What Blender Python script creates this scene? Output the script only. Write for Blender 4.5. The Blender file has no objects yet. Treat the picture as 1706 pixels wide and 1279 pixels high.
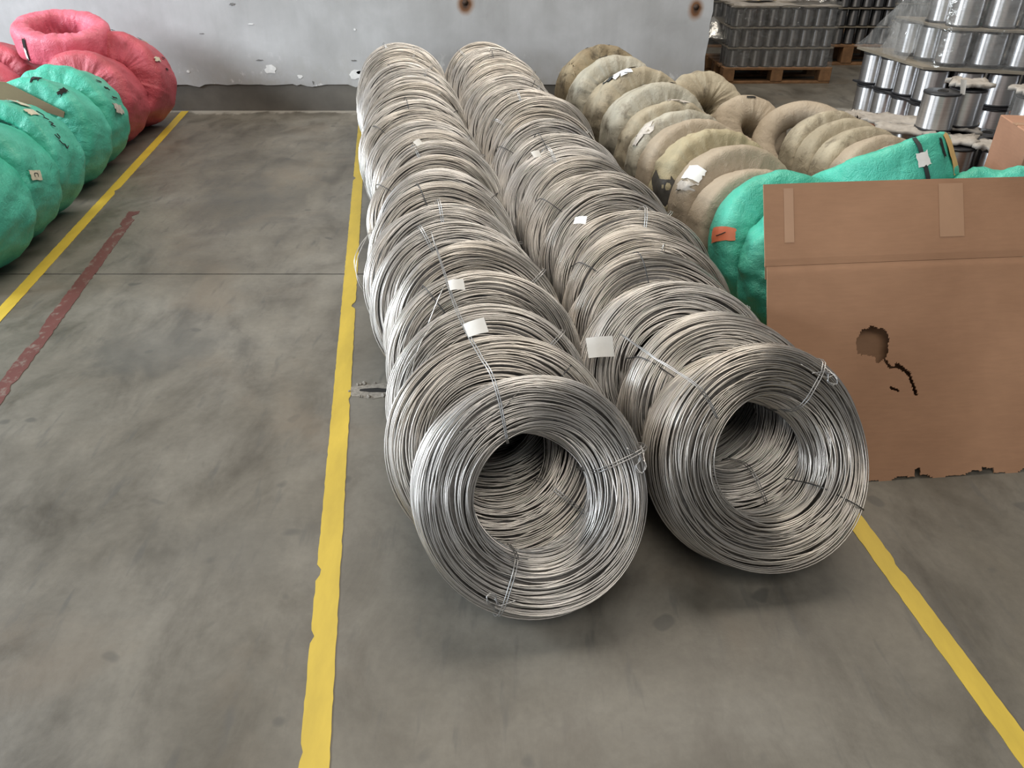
import bpy, bmesh, math, random
import numpy as np
from mathutils import Vector, Matrix, Euler

random.seed(7)
scene = bpy.context.scene
C = scene.collection
R_ = math.radians

# ------------------------------------------------------------------ camera
FPX = 1290.0
cam_d = bpy.data.cameras.new('camera')
cam_d.sensor_fit = 'HORIZONTAL'
cam_d.sensor_width = 36.0
cam_d.lens = FPX / 1706.0 * 36.0
cam_d.clip_end = 200
cam = bpy.data.objects.new('camera', cam_d)
C.objects.link(cam)
cam.location = (0, 0, 1.5)
cam.rotation_euler = (R_(90) - math.atan(810 / FPX), 0, 0)
scene.camera = cam

# ------------------------------------------------------------------ light
world = bpy.data.worlds.new('world')
scene.world = world
world.use_nodes = True
bg = world.node_tree.nodes['Background']
bg.inputs['Color'].default_value = (0.93, 0.96, 1.0, 1)
bg.inputs['Strength'].default_value = 0.19


def area(name, loc, target, sx, sy, power, col):
    d = bpy.data.lights.new(name, 'AREA')
    d.shape = 'RECTANGLE'
    d.size, d.size_y = sx, sy
    d.energy = power
    d.color = col
    o = bpy.data.objects.new(name, d)
    C.objects.link(o)
    o.location = loc
    o.rotation_euler = (Vector(target) - Vector(loc)).to_track_quat('-Z', 'Y').to_euler()
    return o


area('window_daylight', (-7.5, 3.0, 3.0), (0.0, 3.8, 0.0), 3.2, 1.8, 680, (0.85, 0.93, 1.0))
area('window_daylight_near', (-7.0, -3.0, 3.0), (0.5, 1.0, 0.2), 4.0, 1.8, 330, (0.86, 0.93, 1.0))
area('roof_skylight', (0.6, 5.4, 6.5), (0.6, 4.4, 0.0), 6.0, 3.5, 430, (1.0, 0.90, 0.77))
area('roof_fill_near', (0.6, -2.6, 6.5), (0.6, 0.5, 0.0), 6.0, 2.5, 210, (1.0, 0.93, 0.84))  # added overhead fill for coil faces turned to the camera

scene.view_settings.view_transform = 'Standard'
scene.view_settings.look = 'None'
scene.view_settings.gamma = 1.0
scene.view_settings.use_curve_mapping = False
scene.view_settings.exposure = 0.0


# ------------------------------------------------------------------ helpers
def tag(o, label=None, cat=None, group=None, kind=None):
    if label: o['label'] = label
    if cat: o['category'] = cat
    if group: o['group'] = group
    if kind: o['kind'] = kind
    return o


def empty(name, loc=(0, 0, 0), rot=(0, 0, 0)):
    o = bpy.data.objects.new(name, None)
    o.empty_display_size = 0.05
    C.objects.link(o)
    o.location = loc
    o.rotation_euler = rot
    return o


def obj(name, me, parent=None, mat=None):
    o = bpy.data.objects.new(name, me)
    C.objects.link(o)
    if mat is not None and len(me.materials) == 0:
        me.materials.append(mat)
    if parent is not None:
        o.parent = parent
    return o


def mesh_np(name, V, F, mat=None, smooth=True):
    """quads mesh from numpy arrays"""
    me = bpy.data.meshes.new(name)
    V = np.asarray(V, dtype=np.float32)
    F = np.asarray(F, dtype=np.int32)
    n = F.shape[1]
    me.vertices.add(len(V)); me.vertices.foreach_set('co', V.ravel())
    me.loops.add(F.size); me.loops.foreach_set('vertex_index', F.ravel())
    me.polygons.add(len(F))
    me.polygons.foreach_set('loop_start', np.arange(0, F.size, n, dtype=np.int32))
    me.polygons.foreach_set('loop_total', np.full(len(F), n, dtype=np.int32))
    me.polygons.foreach_set('use_smooth', np.full(len(F), smooth, dtype=bool))
    me.update(calc_edges=True)
    me.validate()
    if mat: me.materials.append(mat)
    return me


def mesh_py(name, V, F, mat=None, smooth=False):
    me = bpy.data.meshes.new(name)
    me.from_pydata([tuple(v) for v in V], [], F)
    if smooth:
        for p in me.polygons: p.use_smooth = True
    me.update()
    if mat: me.materials.append(mat)
    return me


def box_mesh(name, sx, sy, sz, mat, bev=0.003, org=(0, 0, 0)):
    """box with base centre at org"""
    bm = bmesh.new()
    bmesh.ops.create_cube(bm, size=1)
    bmesh.ops.scale(bm, vec=(sx, sy, sz), verts=bm.verts)
    bmesh.ops.translate(bm, vec=(org[0], org[1], org[2] + sz / 2), verts=bm.verts)
    if bev: bmesh.ops.bevel(bm, geom=bm.edges[:], offset=bev, segments=1, affect='EDGES')
    me = bpy.data.meshes.new(name)
    bm.to_mesh(me); bm.free()
    if mat: me.materials.append(mat)
    return me


def prism_mesh(name, pts, vec, mat):
    """closed polygon (list of 3D points) extruded by vec"""
    bm = bmesh.new()
    a = [bm.verts.new(p) for p in pts]
    b = [bm.verts.new(Vector(p) + Vector(vec)) for p in pts]
    n = len(pts)
    bm.faces.new(a); bm.faces.new(b[::-1])
    for i in range(n):
        bm.faces.new((a[i], b[i], b[(i + 1) % n], a[(i + 1) % n]))
    bmesh.ops.recalc_face_normals(bm, faces=bm.faces[:])
    bmesh.ops.triangulate(bm, faces=[f for f in bm.faces if len(f.verts) > 4])
    me = bpy.data.meshes.new(name)
    bm.to_mesh(me); bm.free()
    if mat: me.materials.append(mat)
    return me


def tube_mesh(name, paths, r, mat, sides=6):
    """tubes along polylines (one mesh)"""
    V, F = [], []
    for P in paths:
        P = [Vector(p) for p in P]
        n = len(P)
        up = Vector((0.31, 0.17, 0.93)).normalized()
        base = len(V)
        for i, p in enumerate(P):
            t = (P[min(i + 1, n - 1)] - P[max(i - 1, 0)])
            if t.length < 1e-9: t = Vector((0, 0, 1))
            t.normalize()
            a = t.cross(up)
            if a.length < 1e-4: a = t.cross(Vector((1, 0, 0)))
            a.normalize(); b = t.cross(a)
            for k in range(sides):
                f = 2 * math.pi * k / sides
                V.append(p + a * (r * math.cos(f)) + b * (r * math.sin(f)))
        for i in range(n - 1):
            for k in range(sides):
                k2 = (k + 1) % sides
                F.append((base + i * sides + k, base + i * sides + k2, base + (i + 1) * sides + k2, base + (i + 1) * sides + k))
        F.append(tuple(base + k for k in range(sides))[::-1])
        F.append(tuple(base + (n - 1) * sides + k for k in range(sides)))
    return mesh_py(name, V, F, mat, True)


def lathe_mesh(name, prof, mat, seg=24):
    V, F = [], []
    m = len(prof)
    for i in range(seg):
        a = 2 * math.pi * i / seg
        for r, z in prof: V.append((r * math.cos(a), r * math.sin(a), z))
    for i in range(seg):
        j = (i + 1) % seg
        for k in range(m - 1):
            F.append((i * m + k, j * m + k, j * m + k + 1, i * m + k + 1))
    me = mesh_py(name, V, F, mat, True)
    return me


def spline(pts, n=8):
    """catmull-rom through points"""
    P = [Vector(p) for p in pts]
    P = [P[0] * 2 - P[1]] + P + [P[-1] * 2 - P[-2]]
    out = []
    for i in range(1, len(P) - 2):
        for k in range(n):
            t = k / n
            a, b, c, d = P[i - 1], P[i], P[i + 1], P[i + 2]
            out.append(0.5 * ((2 * b) + (c - a) * t + (2 * a - 5 * b + 4 * c - d) * t * t + (-a + 3 * b - 3 * c + d) * t ** 3))
    out.append(P[-2])
    return out


ORD = ['first', 'second', 'third', 'fourth', 'fifth', 'sixth', 'seventh', 'eighth', 'ninth', 'tenth', 'eleventh', 'twelfth',
       'thirteenth', 'fourteenth', 'fifteenth', 'sixteenth', 'seventeenth', 'eighteenth', 'nineteenth', 'twentieth',
       'twenty-first', 'twenty-second', 'twenty-third', 'twenty-fourth', 'twenty-fifth', 'twenty-sixth', 'twenty-seventh',
       'twenty-eighth', 'twenty-ninth', 'thirtieth']


# ------------------------------------------------------------------ materials
class NT:
    def __init__(s, name):
        s.m = bpy.data.materials.new(name)
        s.m.use_nodes = True
        s.t = s.m.node_tree
        s.b = s.t.nodes['Principled BSDF']
        s.out = s.t.nodes['Material Output']

    def n(s, typ, **kw):
        o = s.t.nodes.new(typ)
        for k, v in kw.items():
            if k in o.inputs: o.inputs[k].default_value = v
            else: setattr(o, k, v)
        return o

    def l(s, a, b): s.t.links.new(a, b)

    def coord(s, kind='Object', scale=(1, 1, 1), loc=(0, 0, 0)):
        tc = s.n('ShaderNodeTexCoord')
        mp = s.n('ShaderNodeMapping')
        mp.inputs['Scale'].default_value = scale
        mp.inputs['Location'].default_value = loc
        s.l(tc.outputs[kind], mp.inputs['Vector'])
        return mp.outputs['Vector']

    def noise(s, vec, scale, detail=4, rough=0.6, dist=0.0):
        o = s.n('ShaderNodeTexNoise')
        o.inputs['Scale'].default_value = scale
        o.inputs['Detail'].default_value = detail
        o.inputs['Roughness'].default_value = rough
        o.inputs['Distortion'].default_value = dist
        s.l(vec, o.inputs['Vector'])
        return o.outputs['Fac']

    def ramp(s, fac, stops):
        o = s.n('ShaderNodeValToRGB')
        e = o.color_ramp.elements
        while len(e) < len(stops): e.new(0.5)
        for i, (p, c) in enumerate(stops):
            e[i].position = p
            e[i].color = (c if len(c) == 4 else (*c, 1)) if not isinstance(c, (int, float)) else (c, c, c, 1)
        s.l(fac, o.inputs['Fac'])
        return o.outputs['Color']

    def mix(s, fac, a, b, typ='MIX'):
        o = s.n('ShaderNodeMix', data_type='RGBA', blend_type=typ)
        for i, v in ((0, fac), (6, a), (7, b)):
            if hasattr(v, 'links'): s.l(v, o.inputs[i])
            else: o.inputs[i].default_value = v if isinstance(v, (int, float)) else (*v, 1) if len(v) == 3 else v
        return o.outputs[2]

    def math(s, op, a, b=None, clamp=False):
        o = s.n('ShaderNodeMath', operation=op, use_clamp=clamp)
        for i, v in ((0, a), (1, b)):
            if v is None: continue
            if hasattr(v, 'links'): s.l(v, o.inputs[i])
            else: o.inputs[i].default_value = v
        return o.outputs[0]

    def bump(s, h, strength=0.3, dist=0.01):
        o = s.n('ShaderNodeBump')
        o.inputs['Strength'].default_value = strength
        o.inputs['Distance'].default_value = dist
        s.l(h, o.inputs['Height'])
        s.l(o.outputs['Normal'], s.b.inputs['Normal'])

    def base(s, col):
        if hasattr(col, 'links'): s.l(col, s.b.inputs['Base Color'])
        else: s.b.inputs['Base Color'].default_value = (*col, 1)

    def set(s, rough=None, metal=None, **kw):
        if rough is not None:
            if hasattr(rough, 'links'): s.l(rough, s.b.inputs['Roughness'])
            else: s.b.inputs['Roughness'].default_value = rough
        if metal is not None: s.b.inputs['Metallic'].default_value = metal
        for k, v in kw.items(): s.b.inputs[k].default_value = v
        return s.m


def srgb(r, g, b):
    f = lambda c: (c / 255 / 12.92) if c <= 10 else ((c / 255 + 0.055) / 1.055) ** 2.4
    return (f(r), f(g), f(b))


def simple(name, col, rough=0.6, metal=0.0, var=0.12, scale=30, bump=0.0):
    t = NT(name)
    v = t.coord()
    n = t.noise(v, scale, 4)
    a = tuple(c * (1 - var) for c in col); b = tuple(min(1, c * (1 + var)) for c in col)
    t.base(t.ramp(n, [(0.3, a), (0.7, b)]))
    if bump: t.bump(n, bump, 0.004)
    return t.set(rough, metal)


def mat_floor():
    t = NT('concrete_floor')
    v = t.coord('Object')
    big = t.noise(v, 0.9, 6, 0.62, 0.6)
    mid = t.noise(t.coord('Object', (1, 0.55, 1), (3, 1, 0)), 4.5, 6, 0.65, 0.4)
    fine = t.noise(v, 42, 4, 0.7)
    col = t.ramp(big, [(0.30, (0.084, 0.074, 0.057)), (0.5, (0.135, 0.124, 0.103)), (0.72, (0.182, 0.172, 0.150))])
    c2 = t.ramp(mid, [(0.30, (0.50, 0.48, 0.45)), (0.50, (0.96, 0.96, 0.95)), (0.72, (1.28, 1.28, 1.26))])
    col = t.mix(0.9, col, c2, 'MULTIPLY')
    c3 = t.ramp(fine, [(0.3, (0.82, 0.82, 0.82)), (0.65, (1.08, 1.08, 1.08))])
    col = t.mix(0.55, col, c3, 'MULTIPLY')
    # rubbed-in dark scuffs, elongated along the aisle
    sc = t.noise(t.coord('Object', (7, 1.3, 1), (1, 5, 0)), 3.2, 3, 0.55)
    col = t.mix(t.ramp(sc, [(0.60, 0), (0.72, 0.55)]), col, (0.07, 0.068, 0.062))
    # small dark drops
    sp = t.noise(t.coord('Object', (1, 1.0, 1), (7, 3, 0)), 9.0, 1, 0.4)
    col = t.mix(t.ramp(sp, [(0.72, 0), (0.76, 0.6)]), col, (0.06, 0.058, 0.052))
    # brown oil stains
    br = t.noise(t.coord('Object', (1, 1, 1), (11, 8, 0)), 1.5, 5, 0.6, 0.5)
    col = t.mix(t.ramp(br, [(0.56, 0), (0.74, 0.5)]), col, (0.16, 0.128, 0.092))
    # two distinct worn smudges on the open aisle
    for (x, y, sx, sy, k) in ((-1.38, 2.65, 0.36, 0.23, 0.55), (-1.55, 4.35, 0.40, 0.55, 0.35), (-0.75, 1.55, 0.35, 0.2, 0.25)):
        tc = t.coord('Object', (1 / sx, 1 / sy, 0), (-x / sx, -y / sy, 0))
        ln = t.n('ShaderNodeVectorMath', operation='LENGTH'); t.l(tc, ln.inputs[0])
        d = t.math('ADD', ln.outputs['Value'], t.math('MULTIPLY', t.math('SUBTRACT', mid, 0.5), 2.2))
        col = t.mix(t.ramp(d, [(0.35, k), (1.0, 0)]), col, (0.085, 0.083, 0.075))
    # lime residue along the foot of the wall
    sep = t.n('ShaderNodeSeparateXYZ'); t.l(v, sep.inputs[0])
    e = t.math('ADD', sep.outputs['Y'], t.math('MULTIPLY', t.math('SUBTRACT', mid, 0.5), 0.5))
    band = t.ramp(t.math('SUBTRACT', e, 6.0), [(0.56, 0), (0.62, 0.55), (0.70, 0.6), (0.75, 0)])
    col = t.mix(band, col, (0.42, 0.40, 0.36))
    t.base(col)
    t.bump(t.math('ADD', fine, mid), 0.12, 0.004)
    return t.set(t.ramp(mid, [(0.3, 0.42), (0.7, 0.62)]))


def mat_wall():
    t = NT('painted_wall')
    v = t.coord('Object')
    n = t.noise(v, 2.2, 6, 0.6, 0.3)
    st = t.noise(t.coord('Object', (3.5, 3.5, 0.45)), 3.0, 4, 0.6)
    col = t.ramp(n, [(0.3, (0.34, 0.338, 0.335)), (0.55, (0.41, 0.41, 0.412)), (0.75, (0.48, 0.483, 0.488))])
    col = t.mix(0.5, col, t.ramp(st, [(0.35, (0.92, 0.92, 0.92)), (0.6, (1.03, 1.03, 1.03))]), 'MULTIPLY')
    # scraped patches and grime low on the wall
    sep = t.n('ShaderNodeSeparateXYZ'); t.l(v, sep.inputs[0])
    low = t.ramp(sep.outputs['Z'], [(0.22, 1.0), (0.50, 0.0)])
    gr = t.ramp(t.noise(t.coord('Object', (1.5, 1, 1.2), (4, 0, 2)), 7, 6, 0.7), [(0.46, 0), (0.62, 0.7)])
    col = t.mix(t.math('MULTIPLY', low, gr), col, (0.36, 0.35, 0.33))
    wp = t.ramp(t.noise(t.coord('Object', (1.2, 1, 1), (9, 0, 5)), 8, 6, 0.7), [(0.60, 0), (0.68, 0.6)])
    col = t.mix(t.math('MULTIPLY', low, wp), col, (0.80, 0.80, 0.79))
    # rust run around each of the two bolts
    for (x, z) in ((-0.362, 0.812), (1.431, 0.780)):
        tc = t.coord('Object', (1 / 0.085, 0, 1 / 0.105), (-x / 0.085, 0, -(z - 0.012) / 0.105))
        ln = t.n('ShaderNodeVectorMath', operation='LENGTH'); t.l(tc, ln.inputs[0])
        d = t.math('ADD', ln.outputs['Value'], t.math('MULTIPLY', t.math('SUBTRACT', n, 0.5), 0.6))
        rust = t.ramp(d, [(0.12, (0.035, 0.018, 0.012)), (0.45, (0.17, 0.075, 0.03)), (0.8, (0.30, 0.17, 0.09))])
        col = t.mix(t.ramp(d, [(0.45, 1.0), (0.88, 0.0)]), col, rust)
    t.base(col)
    t.bump(t.math('ADD', n, t.noise(v, 30, 4)), 0.12, 0.006)
    return t.set(0.62)


def mat_wire():
    t = NT('bare_steel_wire')
    v = t.coord('Object')
    oi = t.n('ShaderNodeObjectInfo')
    n = t.noise(v, 9, 3, 0.6)
    col = t.ramp(n, [(0.3, (0.56, 0.535, 0.50)), (0.7, (0.74, 0.715, 0.68))])
    tint = t.ramp(oi.outputs['Random'], [(0.0, (0.90, 0.88, 0.85)), (0.5, (1.0, 1.0, 1.0)), (1.0, (0.97, 0.98, 1.0))])
    t.base(t.mix(1.0, col, tint, 'MULTIPLY'))
    return t.set(0.34, 1.0)


def mat_wrap(name, a, b, dirt, rough=0.55, weave=220, dirt_amt=0.6, lo=0.56):
    t = NT(name)
    v = t.coord('Object')
    oi = t.n('ShaderNodeObjectInfo')
    off = t.n('ShaderNodeVectorMath', operation='ADD'); t.l(v, off.inputs[0])
    cm = t.n('ShaderNodeCombineXYZ'); t.l(t.math('MULTIPLY', oi.outputs['Random'], 20.0), cm.inputs[0]); t.l(cm.outputs[0], off.inputs[1])
    n = t.noise(off.outputs[0], 5, 5, 0.6)
    col = t.ramp(n, [(0.3, a), (0.7, b)])
    d = t.ramp(t.noise(off.outputs[0], 8, 6, 0.7, 0.4), [(lo, 0), (lo + 0.14, dirt_amt)])
    col = t.mix(d, col, dirt)
    t.base(col)
    w = t.n('ShaderNodeTexVoronoi'); w.inputs['Scale'].default_value = weave; t.l(v, w.inputs['Vector'])
    wr = t.noise(off.outputs[0], 26, 5, 0.65, 0.8)
    t.bump(t.math('ADD', t.math('MULTIPLY', w.outputs['Distance'], 0.15), wr), 0.75, 0.010)
    return t.set(rough)


def mat_card(name='brown_cardboard', a=srgb(150, 112, 84), b=srgb(170, 130, 100)):
    t = NT(name)
    v = t.coord('Object')
    n = t.noise(v, 2.4, 5, 0.6, 0.2)
    f = t.noise(t.coord('Object', (1, 1, 8)), 16, 4, 0.6)
    col = t.ramp(n, [(0.3, a), (0.7, b)])
    col = t.mix(0.35, col, t.ramp(f, [(0.35, (0.86, 0.86, 0.86)), (0.65, (1.05, 1.05, 1.05))]), 'MULTIPLY')
    t.base(col)
    t.bump(t.math('ADD', n, t.math('MULTIPLY', f, 0.3)), 0.08, 0.01)
    return t.set(0.68)


def mat_tape(name, col, wear_col, lo, hi, amt=1.0):
    t = NT(name)
    v = t.coord('Object')
    n = t.noise(t.coord('Object', (3.0, 0.8, 1)), 4, 5, 0.6)
    c = t.ramp(n, [(0.3, tuple(x * 0.82 for x in col)), (0.7, tuple(min(1, x * 1.08) for x in col))])
    wear = t.ramp(t.noise(t.coord('Object', (1.5, 1, 1), (2, 7, 0)), 13, 5, 0.7), [(lo, 0), (hi, amt)])
    t.base(t.mix(wear, c, wear_col))
    return t.set(0.5)


def mat_film(name='stretch_film', tr=0.72):
    t = NT(name)
    v = t.coord('Object')
    t.bump(t.noise(v, 11, 3, 0.55, 1.5), 0.6, 0.02)
    t.base((0.62, 0.62, 0.60)); t.set(0.14, 0.55)
    tp = t.n('ShaderNodeBsdfTransparent')
    mx = t.n('ShaderNodeMixShader')
    f = t.ramp(t.noise(v, 7, 5, 0.7, 1.2), [(0.3, tr + 0.12), (0.75, tr - 0.20)])
    t.l(f, mx.inputs[0]); t.l(t.b.outputs[0], mx.inputs[1]); t.l(tp.outputs[0], mx.inputs[2])
    t.l(mx.outputs[0], t.out.inputs['Surface'])
    return t.m


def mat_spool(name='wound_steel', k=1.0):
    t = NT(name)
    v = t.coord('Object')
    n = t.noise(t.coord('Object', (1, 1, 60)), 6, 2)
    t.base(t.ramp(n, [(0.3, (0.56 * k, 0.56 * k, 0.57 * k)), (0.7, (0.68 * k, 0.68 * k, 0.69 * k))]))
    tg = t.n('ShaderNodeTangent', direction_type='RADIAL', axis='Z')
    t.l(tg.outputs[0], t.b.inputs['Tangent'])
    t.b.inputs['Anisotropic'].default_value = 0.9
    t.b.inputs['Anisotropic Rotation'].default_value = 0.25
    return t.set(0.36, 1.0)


M = dict(
    floor=mat_floor(), wall=mat_wall(), wire=mat_wire(),
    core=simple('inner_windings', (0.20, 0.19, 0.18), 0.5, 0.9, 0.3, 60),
    tie=simple('tie_wire_steel', (0.50, 0.50, 0.50), 0.38, 1.0),
    tie_dark=simple('dark_tie_wire', (0.10, 0.10, 0.10), 0.5, 0.8),
    base=simple('dark_skirting', (0.125, 0.115, 0.100), 0.7, 0, 0.25, 3, 0.1),
    teal=mat_wrap('teal_woven_wrap', srgb(62, 168, 142), srgb(86, 196, 172), srgb(38, 120, 100), 0.42, dirt_amt=0.4),
    red=mat_wrap('red_woven_wrap', srgb(172, 70, 80), srgb(196, 88, 100), srgb(118, 46, 50), 0.45, dirt_amt=0.5),
    pink=mat_wrap('pink_woven_wrap', srgb(206, 98, 116), srgb(224, 118, 136), srgb(160, 62, 72), 0.42, dirt_amt=0.4),
    burlap=mat_wrap('grey_beige_wrap', srgb(150, 139, 117), srgb(176, 166, 144), srgb(92, 82, 66), 0.72, 300, 0.7, 0.53),
    burlap_dark=mat_wrap('stained_burlap_wrap', srgb(122, 108, 84), srgb(158, 144, 116), srgb(58, 50, 40), 0.78, 300, 0.8, 0.5),
    burlap_plain=mat_wrap('plain_kraft_wrap', srgb(160, 146, 126), srgb(176, 162, 142), srgb(120, 108, 90), 0.66, 300, 0.3, 0.62),
    burlap_yellow=mat_wrap('yellowed_kraft_wrap', srgb(158, 147, 118), srgb(182, 171, 140), srgb(92, 80, 60), 0.66, 300, 0.7, 0.58),
    burlap_pale=mat_wrap('pale_torn_wrap', srgb(160, 155, 138), srgb(186, 181, 166), srgb(110, 100, 86), 0.62, 300, 0.75, 0.53),
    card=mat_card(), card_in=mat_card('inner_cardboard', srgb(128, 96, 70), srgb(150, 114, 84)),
    card2=mat_card('carton_board', srgb(158, 118, 94), srgb(176, 134, 108)),
    card_grey=mat_card('greyed_card_strip', srgb(116, 100, 74), srgb(136, 118, 88)),
    residue=simple('pale_tape_residue', srgb(172, 136, 108), 0.35, 0, 0.06, 8),
    yellow=mat_tape('yellow_floor_tape', srgb(190, 164, 58), (0.16, 0.15, 0.13), 0.70, 0.74),
    redtape=mat_tape('worn_red_paint', srgb(96, 54, 50), (0.19, 0.165, 0.14), 0.54, 0.66, 0.8),
    paper=simple('white_paper', (0.80, 0.80, 0.77), 0.7, 0, 0.05, 40),
    paper_old=simple('aged_label_paper', (0.60, 0.57, 0.44), 0.6, 0, 0.15, 40),
    paper_pink=simple('soiled_label_paper', (0.50, 0.46, 0.41), 0.6, 0, 0.25, 40),
    orange=simple('orange_label', srgb(220, 120, 84), 0.5, 0, 0.06, 40),
    orange_pale=simple('pale_orange_paper', srgb(210, 172, 112), 0.6, 0, 0.08, 30),
    smear=simple('oily_black_smear', (0.06, 0.056, 0.05), 0.5, 0, 0.5, 25),
    ink=simple('black_ink', (0.03, 0.035, 0.035), 0.6, 0, 0.1, 60),
    wood=simple('pallet_wood', srgb(120, 88, 58), 0.75, 0, 0.3, 14, 0.2),
    wood_red=simple('reddish_pallet_wood', srgb(126, 72, 48), 0.75, 0, 0.3, 14, 0.2),
    black=simple('black_plastic', (0.018, 0.018, 0.02), 0.35, 0, 0.1, 20),
    sheet=simple('grey_layer_board', srgb(120, 112, 98), 0.6, 0, 0.15, 10),
    foam=simple('grey_foam_pad', srgb(158, 152, 144), 0.8, 0, 0.2, 22, 0.4),
    spool=mat_spool(), spool_shaded=mat_spool('shaded_wound_steel', 0.42), film=mat_film('stretch_film', 0.80), film_thick=mat_film('gathered_stretch_film', 0.50),
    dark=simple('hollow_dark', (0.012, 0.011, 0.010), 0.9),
    plaster=simple('bare_plaster', (0.74, 0.74, 0.73), 0.8, 0, 0.1, 30, 0.3),
    chip=simple('chip_shadow_grey', (0.16, 0.155, 0.15), 0.8, 0, 0.2, 30),
    rubble=simple('crumbled_concrete', (0.24, 0.22, 0.19), 0.85, 0, 0.35, 60, 0.5),
    rust=simple('rusty_bolt', (0.05, 0.03, 0.02), 0.7, 0.4, 0.3, 60),
)

# ------------------------------------------------------------------ setting
floor = obj('floor', box_mesh('floor', 18, 24, 0.1, M['chip'], 0, (2, 8, -0.13)))
tag(floor, kind='structure')
JY = 3.362                                   # joint between the two poured slabs
for y0, y1 in ((-4.0, JY - 0.005), (JY + 0.005, 20.0)):
    me = prism_mesh('floor_slab', [(-7, y0, -0.04), (11, y0, -0.04), (11, y1, -0.04), (-7, y1, -0.04)], (0, 0, 0.04), M['floor'])
    obj('floor_slab', me, floor)

# crumbled pothole beside the middle line
random.seed(3)
ph = empty('floor_pothole', (-0.505, 2.345, 0)); ph.parent = floor
V = [(0, 0, 0.0012)]; n = 22
for i in range(n):
    a = 2 * math.pi * i / n; q = random.uniform(0.75, 1.1)
    V.append((0.095 * q * math.cos(a), 0.055 * q * math.sin(a), 0.0015))
for i in range(n):
    V.append((V[i + 1][0] * 0.99, V[i + 1][1] * 0.99, -0.002))
F = [(0, i + 1, (i + 1) % n + 1) for i in range(n)] + [(i + 1, n + 1 + i, n + 1 + (i + 1) % n, (i + 1) % n + 1) for i in range(n)]
obj('broken_patch', mesh_py('broken_patch', V, F, M['rubble']), ph)
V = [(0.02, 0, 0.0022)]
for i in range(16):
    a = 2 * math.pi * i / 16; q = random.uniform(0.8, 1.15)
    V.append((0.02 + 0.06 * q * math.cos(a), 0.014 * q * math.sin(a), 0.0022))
obj('hollow_shade', mesh_py('hollow_shade', V, [(0, i + 1, (i + 1) % 16 + 1) for i in range(16)], M['dark']), ph)  # flat dark disc painting the shade of the hollow
for i in range(12):
    a = random.uniform(0, 6.28); s = random.uniform(0.004, 0.010)
    bm = bmesh.new(); bmesh.ops.create_icosphere(bm, subdivisions=1, radius=s)
    for v in bm.verts: v.co *= random.uniform(0.7, 1.2)
    me = bpy.data.meshes.new('concrete_crumb'); bm.to_mesh(me); bm.free(); me.materials.append(M['rubble'])
    o = obj('concrete_crumb', me, ph); o.location = (0.08 * math.cos(a), 0.046 * math.sin(a), 0.003)

# back partition wall: painted face with ragged lower edge over a dark skirting
WY = 6.65
random.seed(11)
pts = []
x = -7.0
low = []
while x < 1.46:
    low.append((x, 0.207 + random.uniform(-0.006, 0.006) - (0.016 if random.random() < 0.12 else 0)))
    x += random.uniform(0.03, 0.10)
low += [(1.475, 0.205), (1.50, 0.235), (1.515, 0.262), (1.532, 0.272), (1.536, 0.20), (1.552, 0.195)]
right = [(1.556, 0.30), (1.547, 0.42), (1.560, 0.55), (1.552, 0.66), (1.566, 0.75), (1.556, 0.90), (1.56, 2.6)]
pts = [(a, WY, b) for a, b in low + right] + [(-7.0, WY, 2.6)]
wall = obj('wall_back', prism_mesh('wall_back', pts, (0, 0.24, 0), M['wall']))
tag(wall, kind='structure')
bb = obj('baseboard_back', prism_mesh('baseboard_back', [(-7, WY + 0.012, 0), (1.545, WY + 0.012, 0), (1.545, WY + 0.012, 0.275), (-7, WY + 0.012, 0.275)], (0, 0.21, 0), M['base']))
tag(bb, kind='structure')
for (x, z) in ((-0.362, 0.812), (1.431, 0.780)):
    me = lathe_mesh('bolt', [(0.0, 0.014), (0.012, 0.014), (0.015, 0.009), (0.015, 0.0), (0.024, 0.0), (0.024, -0.006)], M['rust'], 6)
    o = obj('bolt', me, wall); o.location = (x, WY - 0.002, z); o.rotation_euler = (R_(90), 0, 0)
# chipped plaster spots
for (x, z, w, h, m) in ((-1.95, 0.325, 0.10, 0.07, 'plaster'), (-2.03, 0.395, 0.055, 0.012, 'chip'), (-2.45, 0.59, 0.04, 0.008, 'chip'), (-1.62, 0.225, 0.012, 0.03, 'chip'),
                     (-1.27, 0.392, 0.05, 0.012, 'chip'), (-1.26, 0.285, 0.13, 0.07, 'plaster'), (-1.23, 0.30, 0.06, 0.028, 'chip'), (-2.05, 0.66, 0.05, 0.008, 'plaster'),
                     (-1.24, 0.62, 0.02, 0.02, 'plaster'), (-2.17, 0.80, 0.05, 0.02, 'chip'), (-0.28, 0.47, 0.07, 0.035, 'plaster'), (-0.30, 0.50, 0.05, 0.006, 'chip'), (0.62, 0.42, 0.015, 0.07, 'plaster'),
                     (-2.62, 0.31, 0.03, 0.02, 'plaster'), (1.50, 0.235, 0.05, 0.03, 'chip'), (-0.95, 0.25, 0.08, 0.06, 'plaster'), (-1.72, 0.27, 0.05, 0.03, 'plaster')):
    P = []
    for i in range(14):
        a = 2 * math.pi * i / 14; q = random.uniform(0.6, 1.15)
        P.append((x + w / 2 * q * math.cos(a), WY, z + h / 2 * q * math.sin(a)))
    obj('plaster_chip', prism_mesh('plaster_chip', P, (0, -0.003, 0), M[m]), wall)


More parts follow.
